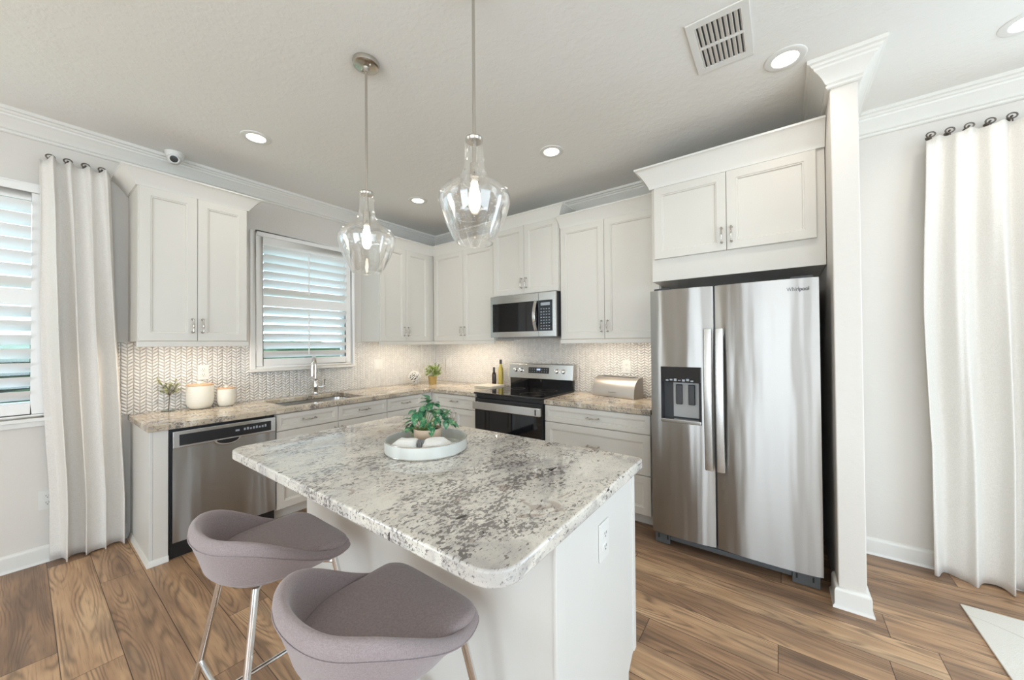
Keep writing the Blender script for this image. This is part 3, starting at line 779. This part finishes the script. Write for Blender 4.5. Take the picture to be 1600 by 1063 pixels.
# ------------------------------------------------------------------ bar stools
HALF = [(0, .215), (.13, .215), (.185, .20), (.215, .15), (.24, .05), (.25, -.05), (.235, -.14), (.18, -.22), (.10, -.262), (0, -.275)]
def smooth_loop(p, n=5):
    p = [Vector(q) for q in p+[(-x, y) for x, y in p[-2:0:-1]]]; m = len(p); o = []
    for i in range(m):
        a, b, c, d = p[i-1], p[i], p[(i+1) % m], p[(i+2) % m]
        for k in range(n):
            s = k/n; o.append(.5*((2*b)+(c-a)*s+(2*a-5*b+4*c-d)*s*s+(3*b-a-3*c+d)*s**3))
    return o
OUT = smooth_loop(HALF)
SXs, SYs = .92, .893
def bar_stool(label, loc, rz):
    t = thing('bar_stool', label, 'bar stool', loc, rz, 'bar stools at the island')
    def ring(scale, zf, dy=0, k=1.0):
        g = []
        for q in OUT:
            s = min(1, max(0, (.16-q.y)/.40)); s = s*s*(3-2*s)
            g.append(Vector((q.x*SXs*scale, q.y*SYs*scale+dy, zf(s, q.y))))
        return g
    rim = lambda s, y: .586+.142*s
    zb = lambda s, y: .550+.028*s
    bm = B(); rs = [ring(.45, lambda s, y: zb(s, y)-.004), ring(.76, lambda s, y: zb(s, y)-.003), ring(.82, zb), ring(.855, lambda s, y: zb(s, y)+.010)]
    for q, w in ((.30, .895), (.55, .935), (.75, .965), (.90, .985)):
        rs.append(ring(w, lambda s, y, q=q: zb(s, y)+.010+(rim(s, y)-.022-zb(s, y)-.010)*q))
    for k in range(0, 9):
        a = PI*k/8
        rs.append(ring(.925+.067*math.cos(a), lambda s, y, a=a: rim(s, y)-.022+.024*math.sin(a)))
    for w, q in ((.835, .70), (.805, .40), (.785, .12)):
        rs.append(ring(w, lambda s, y, q=q: .562+max(0, rim(s, y)-.030-.562)*q))
    rs.append(ring(.6, lambda s, y: .560))
    rings(bm, rs)
    sh = finish('shell', bm, stool_m, t, sharp=80)
    sm = B()   # piped seam under the rim
    tube(sm, [p+Vector((p.x, p.y, 0)).normalized()*.001 for p in ring(.988, lambda s, y: rim(s, y)-.034+.012*(1-s))], .0016, 6, True)
    finish('seam', sm, stool_m, sh)
    bm = B()
    def cring(sc, dz):
        g = []
        for q in OUT:
            y = q.y*SYs; x = q.x*SXs*sc
            yy = y*sc+.016
            if y > .04: x *= 1+.11*min(1, (y-.04)/.10)
            tp = .600+.012*min(1, max(0, (yy+.12)/.28))-.014*max(0, (yy-.13)/.06)
            g.append(Vector((x, yy, tp+dz)))
        return g
    rings(bm, [cring(.72, -.036), cring(.82, -.034), cring(.852, -.026), cring(.860, -.016), cring(.848, -.005), cring(.81, .001), cring(.70, .004), cring(.5, .006), cring(.25, .007), cring(.05, .0075)])
    finish('seat_cushion', bm, stool_m, t, sharp=80)
    L = {}
    for sx in (-1, 1):
        for sy in (-1, 1):
            a = Vector((sx*(.152+.013*sy), sy*.118, .552)); b = Vector((sx*(.248+.012*sy), sy*.203, .0))
            L[sx, sy] = (a, b)
            lg = finish('leg', tube(B(), [a, a.lerp(b, .5), b+Vector((0, 0, .004))], .0105, 14), chrome_m, t)
            fb = B(); lathe(fb, [(.012, 0), (.013, .002), (.013, .012), (0, .012)], tuple(b), 14); finish('foot_cap', fb, black_m, lg)
    at = lambda k, z: L[k][0].lerp(L[k][1], (.552-z)/.552)
    z = .19
    fb = B()
    for sy in (-1, 1): tube(fb, [at((-1, sy), z), at((1, sy), z)], .008, 10)
    m0 = (at((-1, -1), z)+at((1, -1), z))/2; m1 = (at((-1, 1), z)+at((1, 1), z))/2
    tube(fb, [m0, m1], .008, 10)
    finish('footrest', fb, chrome_m, t)
    pb = B(); tube(pb, [(-.142, -.118, .543), (.165, .118, .536)], .008, 8); tube(pb, [(.142, -.118, .543), (-.165, .118, .536)], .008, 8)
    finish('seat_frame', pb, chrome_m, t)
    return t
bar_stool('mauve grey barrel bar stool nearer the dishwasher and curtain', (2.175, -2.701, 0), .0)
bar_stool('mauve grey barrel bar stool near the outlet end of the island', (2.803, -2.686, 0), -.0)

# ------------------------------------------------------------------ pendants, downlights and ceiling fittings
def pendant(label, x, y, ztop):
    t = thing('pendant_light', label, 'pendant light', (x, y, ztop), 0, 'glass pendants over the island')
    cb = B(); hz = CZ-ztop
    lathe(cb, [(0, hz), (.062, hz), (.064, hz-.006), (.060, hz-.020), (.050, hz-.026), (.016, hz-.028), (.012, hz-.05), (0, hz-.05)], seg=32)
    for k in (-1, 1): lathe(cb, [(0, 0), (.005, 0), (.005, .006), (0, .006)], (k*.035, 0, hz-.033), 10)
    finish('canopy', cb, nickel_m, t)
    finish('rod', tube(B(), [(0, 0, hz-.04), (0, 0, .0)], .0058, 12), nickel_m, t)
    kb = B(); lathe(kb, [(0, .012), (.010, .012), (.013, .004), (.031, .002), (.033, -.004), (.030, -.012), (0, -.012)], seg=28)
    cp = finish('cap', kb, nickel_m, t)
    H = .395
    prof = [(.029, 0), (.035, .012), (.036, .05), (.037, .085), (.041, .115), (.050, .140), (.066, .158), (.092, .174), (.116, .190), (.130, .207), (.1345, .224),
            (.133, .245), (.125, .275), (.112, .31), (.097, .345), (.082, .375), (.072, .390), (.068, H)]
    gb = B(); pr = [(a, -b) for a, b in prof]+[(.0645, -H), (.069, -.387)]+[(a-.0028, -b) for a, b in prof[-3::-1]]
    rs = [[Vector((a*math.cos(2*PI*k/48), a*math.sin(2*PI*k/48), b)) for k in range(48)] for a, b in pr]
    rings(gb, rs, loop=True)
    finish('glass_shade', gb, seed_m, t, sharp=60)
    sb = B(); lathe(sb, [(0, -.008), (.008, -.010), (.008, -.09), (.016, -.095), (.018, -.16), (.015, -.165), (0, -.165)], seg=20)
    finish('socket', sb, nickel_m, t)
    bb = B(); lathe(bb, [(0, -.160), (.012, -.164), (.014, -.18), (.020, -.205), (.023, -.23), (.021, -.255), (.012, -.275), (0, -.28)], seg=20)
    b = finish('bulb', bb, bulb_m, t)
    return t
pendant('clear seeded glass pendant on a nickel rod nearer the sink window', 2.022, -2.25, 2.064)
pendant('clear seeded glass pendant on a nickel rod hanging in front of the microwave', 2.735, -2.25, 2.086)

def downlight(label, x, y, power=1.8):
    t = thing('recessed_downlight', label, 'ceiling light', (x, y, CZ), 0, 'recessed ceiling lights')
    rb = B(); lathe(rb, [(.052, -.001), (.056, -.006), (.078, -.007), (.086, -.003), (.087, 0), (.052, 0)], seg=36); finish('trim_ring', rb, plast_m, t)
    db = B(); lathe(db, [(0, -.0035), (.053, -.0035), (.053, -.0005), (0, -.0005)], seg=36); finish('lens', db, lamp_m, t)
    l = bpy.data.lights.new('downlight_lamp', 'AREA'); l.shape = 'DISK'; l.size = .10; l.energy = power; l.color = (1, .93, .83); l.spread = math.radians(140)
    lo = bpy.data.objects.new('downlight_lamp', l); COL.objects.link(lo); lo.location = (x, y, CZ-.012)
downlight('recessed ceiling light nearest the dome camera', .842, -2.325)
downlight('recessed ceiling light above the inside corner of the kitchen', .846, -.975)
downlight('recessed ceiling light in front of the microwave cabinet', 2.330, -.970)
downlight('recessed ceiling light between the air vent and the pillar', 3.688, -1.025)
downlight('recessed ceiling light above the dining side curtain', 4.545, -.645)

t = thing('air_vent', 'white ceiling air register with two rows of slots', 'air vent', (3.447, -1.345, CZ))
finish('backing', multi([(-.095, .095, -.15, .15, -.002, -.0005)]), black_m, t)
finish('frame', slab([-.12, -.088, .088, .12], [-.178, -.142, -.008, .008, .142, .178],
                     lambda x, y: abs(x) > .088 or abs(y) > .142 or abs(y) < .008, -.008, -.001, .0015), plast_m, t)
bm = B()
for k in range(10):
    x = -.088+.0196*k
    for (a, b) in ((-.143, -.007), (.007, .143)):
        rings(bm, [[Vector((x-.005, yy, -.0025)), Vector((x+.0075, yy, -.0085)), Vector((x+.0085, yy, -.0075)), Vector((x-.004, yy, -.0015))] for yy in (a, b)])
finish('slats', bm, plast_m, t)

t = thing('dome_camera', 'small white security camera with black lens at the crown moulding', 'security camera', (.150, -2.60, CZ))
bm = B(); lathe(bm, [(0, 0), (.055, 0), (.055, -.010), (.047, -.030), (.040, -.040), (0, -.040)], seg=32); finish('mount', bm, plast_m, t)
bm = B(); lathe(bm, [(.0, -.040), (.02, -.038), (.034, -.025), (.040, 0), (.036, .018), (.030, .030), (.025, .032), (0, .032)], seg=28)
e = finish('eyeball', bm, plast_m, t, (.010, -.006, -.048)); e.rotation_euler = Vector((.80, -.16, -.30)).to_track_quat('Z', 'Y').to_euler()
bm = B(); lathe(bm, [(0, .0335), (.022, .0335), (.023, .030), (0, .030)], seg=24); finish('lens', bm, glassblk_m, e)
bm = B()
for a in (.3, 2.6): lathe(bm, [(0, -.012), (.004, -.012), (.004, -.009), (0, -.009)], (.049*math.cos(a), .049*math.sin(a), 0), 8)
finish('screw', bm, dark_m, t)

# ------------------------------------------------------------------ curtains on wall hooks
def curtain(label, fn, nu=220, nv=44):
    """fn(s, v) -> point; s runs along the cloth, v from the top (0) to the hem (1)"""
    bm = B(); G = [[bm.verts.new(fn(i/nu, j/nv)) for i in range(nu+1)] for j in range(nv+1)]
    for j in range(nv):
        for i in range(nu): bm.faces.new((G[j][i], G[j][i+1], G[j+1][i+1], G[j+1][i]))
    o = finish('curtain', bm, curtain_m, sharp=180)
    md = o.modifiers.new('solid', 'SOLIDIFY'); md.thickness = .003; md.offset = 0
    tag(o, label, 'curtain'); return o
def lerp(a, b, q): return a+(b-a)*q
def right_fn(s, v):
    n = 5.0
    x = lerp(lerp(4.335, 4.90, s), lerp(4.318, 4.95, s), min(1, v*2.5)) - .018*math.sin(PI*min(1, v*1.4))*(1-s)
    ph = 2*PI*(n*s+.10)
    amp = lerp(.020, .043, min(1, v*1.8))*(1+.25*math.sin(11*s+2))
    wob = .5*math.sin(3.1*s*PI+1.3*v)+.3*math.sin(7*s+v*4)
    y = -.205-amp*math.sin(ph+wob*v*1.6)-.008*math.sin(2*ph+1+v*2)
    x += .010*math.cos(ph+wob)*min(1, v*2)
    z = lerp(2.468-.018*(.5+.5*math.cos(ph-.6)), .006+.006*math.sin(ph*.5+1), v)
    if s < .15 and v < .12: y += .03*(1-s/.15)*(1-v/.12)
    return Vector((x, min(y, -.150), z))
curtain('cream linen curtain hanging to the floor on the dining side of the pillar', right_fn)
def left_fn(s, v):
    n = 4.0
    w = min(1, v*1.15)
    y = lerp(lerp(-3.190, -2.905, s), lerp(-3.135, -2.815, s), w)
    if .15 < v < .8: y += -.012*math.sin(PI*(v-.15)/.65)*(1-s)
    ph = 2*PI*(n*s+.62)
    amp = lerp(.034, .068, min(1, v*2.2))*(1-.35*s)*(.75+.35*math.cos(6*s))
    sn = math.sin(ph+.5*math.sin(2.5*v+s*5))
    sn = math.copysign(abs(sn)**.75, sn)
    x = .098+amp*sn+.010*math.sin(9*s+3*v)
    y += .018*math.cos(ph)*min(1, v*2+.3)
    z = lerp(2.470-.020*(.5-.5*math.sin(ph)), .008+.010*(s-.5)**2, v)
    return Vector((max(x, .043), y, z))
curtain('cream linen curtain bunched beside the shuttered window and the sink run', left_fn)
def hook_mesh():
    bm = B()
    tube(bm, [(0, 0, 0), (0, -.004, 0), (0, -.010, 0), (0, -.030, 0), (0, -.048, 0)], [.012, .011, .0045, .004, .005], 12)
    tube(bm, [(.017*math.cos(2*PI*k/24), -.052, .014*math.sin(2*PI*k/24)) for k in range(24)], .0036, 8, True)
    tube(bm, [(0, -.052, -.012), (0, -.054, -.024), (.002, -.05, -.032)], [.004, .003, .002], 8)
    bmesh.ops.recalc_face_normals(bm, faces=bm.faces[:])
    me = bpy.data.meshes.new('curtain_hook'); bm.to_mesh(me); bm.free()
    for p in me.polygons: p.use_smooth = True
    me.materials.append(bronze_m); return me
HK = hook_mesh()
def hook(label, loc, rz, group):
    o = finish('curtain_hook', None, None, None, loc, mesh=HK); o.rotation_euler = (0, 0, rz)
    tag(o, label, 'curtain hook', group)
ORD = ['first', 'second', 'third', 'fourth', 'fifth']
for k, x in enumerate((4.358, 4.430, 4.500, 4.573, 4.645)):
    hook('dark metal ring hook on the dining side wall, %s from the pillar' % ORD[k], (x, -.125, 2.490), 0, 'hooks of the dining side curtain')
for k, y in enumerate((-2.940, -3.011, -3.084, -3.153)):
    hook('dark metal ring hook on the window wall, %s from the wall cabinet' % ORD[k], (0, y, 2.487), R90, 'hooks of the sink side curtain')

o = finish('rug', bbox(4.352, 6.6, -3.4, -.490, .0005, .009, .003), rug_m)
tag(o, 'pale beige rug on the plank floor in front of the dining side curtain', 'rug')

# ------------------------------------------------------------------ things on the counters
def canister(label, loc, rad, h, knob):
    t = thing('canister', label, 'canister', loc, 0, 'lidded canisters')
    cb = B(); lathe(cb, [(0, 0), (rad*.62, 0), (rad*.78, h*.04), (rad*.92, h*.14), (rad*.99, h*.30), (rad, h*.5), (rad*.985, h*.84), (rad*.96, h*.845), (0, h*.845)], seg=40)
    finish('jar', cb, ceramic_m, t)
    lb = B(); lathe(lb, [(0, h*.846), (rad*.97, h*.846), (rad*.98, h*.87), (rad*.96, h*.895), (rad*.5, h*.90), (0, h*.90)], seg=40); l = finish('lid', lb, wood_lid_m, t)
    kb = B(); lathe(kb, [(0, h*.9), (rad*.22, h*.9), (rad*.26, h*.93), (rad*.24, h*.985), (0, h*1.0)], seg=20); finish('knob', kb, ceramic_m, l)
canister('large cream ribbed canister with wooden lid below the outlet', (.112, -2.447, ZC), .083, .205, True)
canister('small cream ribbed canister with wooden lid nearer the sink', (.138, -2.293, ZC), .060, .160, True)

def leafquad(bm, p, d, up, L, wd, curl=.15):
    d = d.normalized(); s = d.cross(up).normalized() if abs(d.dot(up)) < .98 else Vector((1, 0, 0)); n = s.cross(d)
    prev = None; N = 6
    for k in range(N+1):
        q = k/N; w = wd*math.sin(PI*min(1, q*.93+.07))**.8*(1-.35*q) if q < 1 else .0004
        c = p+d*L*q-n*curl*L*q*q
        row = [bm.verts.new(c-s*w+n*w*.25), bm.verts.new(c), bm.verts.new(c+s*w+n*w*.25)]
        if prev:
            for j in range(2): bm.faces.new((prev[j], prev[j+1], row[j+1], row[j]))
        prev = row
def rv(a=1): return Vector((random.uniform(-a, a), random.uniform(-a, a), random.uniform(-a, a)))

random.seed(3)
t = thing('olive_sprig', 'small olive green sprig standing on a low clear base near the curtain', 'plant', (.052, -2.615, ZC))
db = B(); lathe(db, [(0, 0), (.040, 0), (.042, .004), (.040, .012), (.036, .012), (.036, .005), (0, .005)], seg=28); finish('base', db, clear_m, t)
sb = B(); lb = B()
tube(sb, [(0, 0, .004), (.002, .004, .06), (.0, .006, .115)], [.0024, .002, .0018], 8)
for k in range(11):
    a = 2*PI*k/11; rr = random.uniform(.035, .075); h = random.uniform(.02, .115)
    e = Vector((rr*math.cos(a)*.7, rr*math.sin(a)+.004, .118+h)); p0 = Vector((0, .006, .110)); mid = p0.lerp(e, .5)+Vector((0, 0, .008))
    tube(sb, [p0, mid, e], [.0014, .0011, .0007], 6)
    for q in (.35, .5, .65, .8, .9, 1.0):
        pp = p0.lerp(mid, q*2) if q < .5 else mid.lerp(e, q*2-1)
        for s in (1, 2): leafquad(lb, pp, (e-p0).normalized()*.5+rv(.9), Vector((.1, 0, 1)), random.uniform(.016, .027), .0055)
finish('stem', sb, twig_m, t); finish('foliage', lb, leaf3_m, t)

t = thing('coral_ball', 'white openwork coral ball beside the corner plant', 'ornament', (.176, -.488, ZC))
dual = B()
for k in range(150):
    zz = 1-2*(k+.5)/150; a = k*2.39996; q = math.sqrt(1-zz*zz)
    n = Vector((q*math.cos(a), q*math.sin(a), zz)); q = n*.068+rv(.005); n = (n+rv(.25)).normalized()
    lathe(dual, [(0, -.014), (.0055, -.012), (.0084, .002), (.0062, .007), (0, .009)], seg=7, mat=Matrix.Translation(q+Vector((0, 0, .080)))@n.to_track_quat('Z', 'Y').to_matrix().to_4x4())
finish('branches', dual, plast_m, t)
cb = B(); bmesh.ops.create_icosphere(cb, subdivisions=3, radius=.060, matrix=Matrix.Translation((0, 0, .080))); finish('core', cb, dark_m, t)

t = thing('potted_plant', 'pale leafy plant in an ochre pot in the counter corner', 'potted plant', (.330, -.352, ZC))
pb = B(); lathe(pb, [(0, 0), (.041, 0), (.043, .01), (.050, .085), (.054, .090), (.052, .096), (.047, .096), (.045, .085), (0, .084)], seg=32); finish('pot', pb, goldpot_m, t)
lb = B(); sb = B()
for k in range(34):
    a = random.uniform(0, 2*PI); rr = random.uniform(.02, .100); h = random.uniform(.03, .16)-rr*.35
    e = Vector((rr*math.cos(a)*1.1, rr*math.sin(a)*1.1, .10+h)); b0 = Vector((rr*.18*math.cos(a), rr*.18*math.sin(a), .084))
    mid = b0.lerp(e, .5)+Vector((0, 0, .02)); tube(sb, [b0, mid, e], [.0016, .0013, .0008], 5)
    for q in (.55, .7, .85, 1.0):
        pp = mid.lerp(e, q*2-1)
        for s in range(2): leafquad(lb, pp, Vector((math.cos(a), math.sin(a), .35))*.5+rv(.8), Vector((0, 0, 1)), random.uniform(.024, .040), random.uniform(.009, .014))
finish('stems', sb, leaf2_m, t); finish('foliage', lb, leaf2_m, t)

def bottle(label, loc, prof, m, capr, cap0, cap1, lab):
    t = thing('oil_bottle', label, 'bottle', loc, 0, 'bottles beside the range')
    b = B(); lathe(b, prof, seg=28); g = finish('glass', b, m, t)
    c = B(); lathe(c, [(0, cap0), (capr, cap0), (capr*1.05, cap0+.004), (capr*1.02, cap1-.004), (capr*.9, cap1), (0, cap1)], seg=20); finish('cap', c, black_m, t)
    return t
bottle('short dark vinegar bottle left of the yellow oil bottle', (1.058, -.092, ZC), [(0, 0), (.022, 0), (.0235, .004), (.0235, .125), (.020, .140), (.0125, .152), (.011, .175), (0, .175)], vinegar_m, .0125, .172, .208, None)
bottle('tall yellow oil bottle with black cap against the tile', (1.149, -.085, ZC), [(0, 0), (.025, 0), (.028, .005), (.029, .10), (.029, .165), (.026, .19), (.015, .225), (.0125, .25), (0, .25)], oil_m, .0135, .247, .295, None)
bm = B(); n = 14
o = finish('folded_towel', None, None, None, mesh=None) if False else None
bm = B()
for k, (z0, z1, sh) in enumerate(((.0, .010, 0), (.010, .019, .004), (.019, .028, -.003))):
    q = rrect(1.005+sh, 1.248+sh, -.375+sh, -.135-sh, .018, 5)
    rings(bm, [[Vector((x, y, ZC+z0+.0005)) for x, y in q], [Vector((x, y, ZC+z1)) for x, y in q]])
o = finish('folded_towel', bevel(bm, .003, 2, 60), towel_m)
tag(o, 'folded cream towel lying on the counter in front of the two bottles', 'towel')

t = thing('bread_box', 'brushed steel roll top bread box on the counter beside the refrigerator', 'bread box', (2.272, -.170, ZC), -.22)
pr = [(.004, .0), (0, .004), (0, .030), (.004, .060), (.016, .098), (.036, .132), (.062, .156), (.090, .168), (.150, .170), (.150, 0)]
bm = B(); rings(bm, [[Vector((x, y, z)) for y, z in pr] for x in (.012, .405)]); finish('roll_top', bevel(bm, .001, 1, 60), steel_box_m, t, sharp=45)
for x in (0, .405):
    pe = [(a-.004 if k < 6 else a, b+(.004 if 2 < k < 9 else 0)) for k, (a, b) in enumerate(pr)]
    bm = B(); rings(bm, [[Vector((xx, y, max(0, z))) for y, z in pe] for xx in (x, x+.012)]); finish('end_cap', bevel(bm, .002, 2, 50), steel_box_m, t)
finish('lip', bbox(.17, .25, -.008, .002, .040, .048, .002), steel_flat_m, t)
finish('top_slot', bbox(.04, .37, .10, .145, .1695, .1715, .0005), black_m, t)

# tray on the island
TX, TY = 2.362, -2.170
t = thing('round_tray', 'round pale metal tray with an upright rim on the island top', 'tray', (TX, TY, ZC))
bm = B()
prof = [(0, .002), (.172, .002), (.176, .006), (.176, .053), (.178, .055), (.180, .053), (.180, .003), (.177, 0), (0, 0)]
lathe(bm, prof, seg=64); finish('dish', bm, tray_m, t)
rb = B()
for z in (.053, .004): tube(rb, [(.1795*math.cos(2*PI*k/64), .1795*math.sin(2*PI*k/64), z) for k in range(64)], .0022, 8, True)
finish('rolled_rim', rb, nickel_m, t)
# the plant in the tray
random.seed(11)
PXY = (TX-.052, TY+.052)
t = thing('potted_plant', 'dark green variegated plant in a small terracotta pot on the island tray', 'potted plant', (PXY[0], PXY[1], ZC+.0025))
pb = B(); lathe(pb, [(0, 0), (.052, 0), (.056, .006), (.064, .045), (.066, .072), (.064, .076), (.060, .074), (.058, .060), (0, .058)], seg=36); finish('pot', pb, pot_m, t)
sb = B(); lathe(sb, [(0, .0585), (.058, .0585), (.0585, .062), (0, .063)], seg=28); finish('soil', sb, soil_m, t)
lb = B(); sb = B()
Rr, Ff = Vector((.8, .6, 0)), Vector((-.6, .8, 0))
spots = [(-.055, 0, .150), (-.030, .02, .175), (.0, 0, .170), (.03, .02, .165), (.055, 0, .150), (.075, -.01, .120), (-.02, -.03, .12), (.015, -.04, .10), (-.075, -.02, .07), (.04, .04, .14), (-.045, .04, .13),
         (.0, .03, .195), (.045, -.03, .125), (-.01, .01, .145), (.02, .0, .185), (.09, .01, .105), (-.07, .01, .105)]
for (a, b, h) in spots:
    e = Rr*a+Ff*b+Vector((0, 0, h)); b0 = Rr*(a*.15-.02)+Ff*b*.2+Vector((0, 0, .06)); mid = b0.lerp(e, .55)+Vector((0, 0, .012))
    tube(sb, [b0, mid, e], [.0022, .0018, .0012], 6)
    for s in range(4):
        leafquad(lb, e+rv(.012), Rr*(a*6)+Ff*random.uniform(-1, .3)*.8+rv(.55)+Vector((0, 0, -.15)), Vector((0, 0, 1)), random.uniform(.040, .058), random.uniform(.015, .021), .35)
for (a, b, h, c) in ((-.085, -.02, .072, .030), (-.06, -.03, .10, .02)):
    e = Rr*a+Ff*b+Vector((0, 0, h)); tube(sb, [Rr*-.03+Vector((0, 0, .06)), Rr*(a*.8)+Ff*b+Vector((0, 0, h-c)), e], [.003, .0026, .002], 6)
finish('stems', sb, leaf2_m, t); finish('foliage', lb, leaf_m, t)
# napkin with a ring
t = thing('napkin', 'white cloth napkin pulled through a grey ring in the tray', 'napkin', (TX+.030, TY-.056, ZC+.003), .64)
bm = B(); rs = []; N = 40; K = 26
for i in range(N+1):
    s = -1+2*i/N; x = s*.128
    pinch = 1-.62*math.exp(-(s/.16)**2)
    wd = .062*pinch*(1-.25*max(0, abs(s)-.7)/.3); ht = .058*(1-.45*math.exp(-(s/.12)**2))*(1-.4*max(0, abs(s)-.75)/.25)
    g = []
    for k in range(K):
        a = 2*PI*k/K; fold = 1+.07*math.sin(5*a+3*s)+.05*math.sin(9*a-6*s)
        g.append(Vector((x, wd*math.cos(a)*fold, max(.0005, ht*.5*(1+math.sin(a)*fold)))))
    rs.append(g)
rings(bm, rs); finish('cloth', bm, napkin_m, t, sharp=80)
rb = B()
for q in (-.012, -.004, .004, .012): tube(rb, [(q, .030*math.cos(2*PI*k/28), .0255+.0245*math.sin(2*PI*k/28)) for k in range(28)], .0038, 8, True)
finish('ring', rb, grey_m, t)

# ------------------------------------------------------------------ strips under the wall cabinets
WARM = (1, .87, .70)
def strip(loc, w, d, power, rz=0):
    o = area('under_cabinet_lamp', loc, (0, 0, -1), w, d, power, WARM); o.rotation_euler = (0, 0, rz)
strip((.306, -2.515, 1.336), .56, .03, 2.3, R90)
strip((.306, -.74, 1.336), .62, .03, 2.6, R90)
strip((.83, -.306, 1.336), .86, .03, 3.6)
strip((2.48, -.306, 1.336), .82, .03, 3.4)
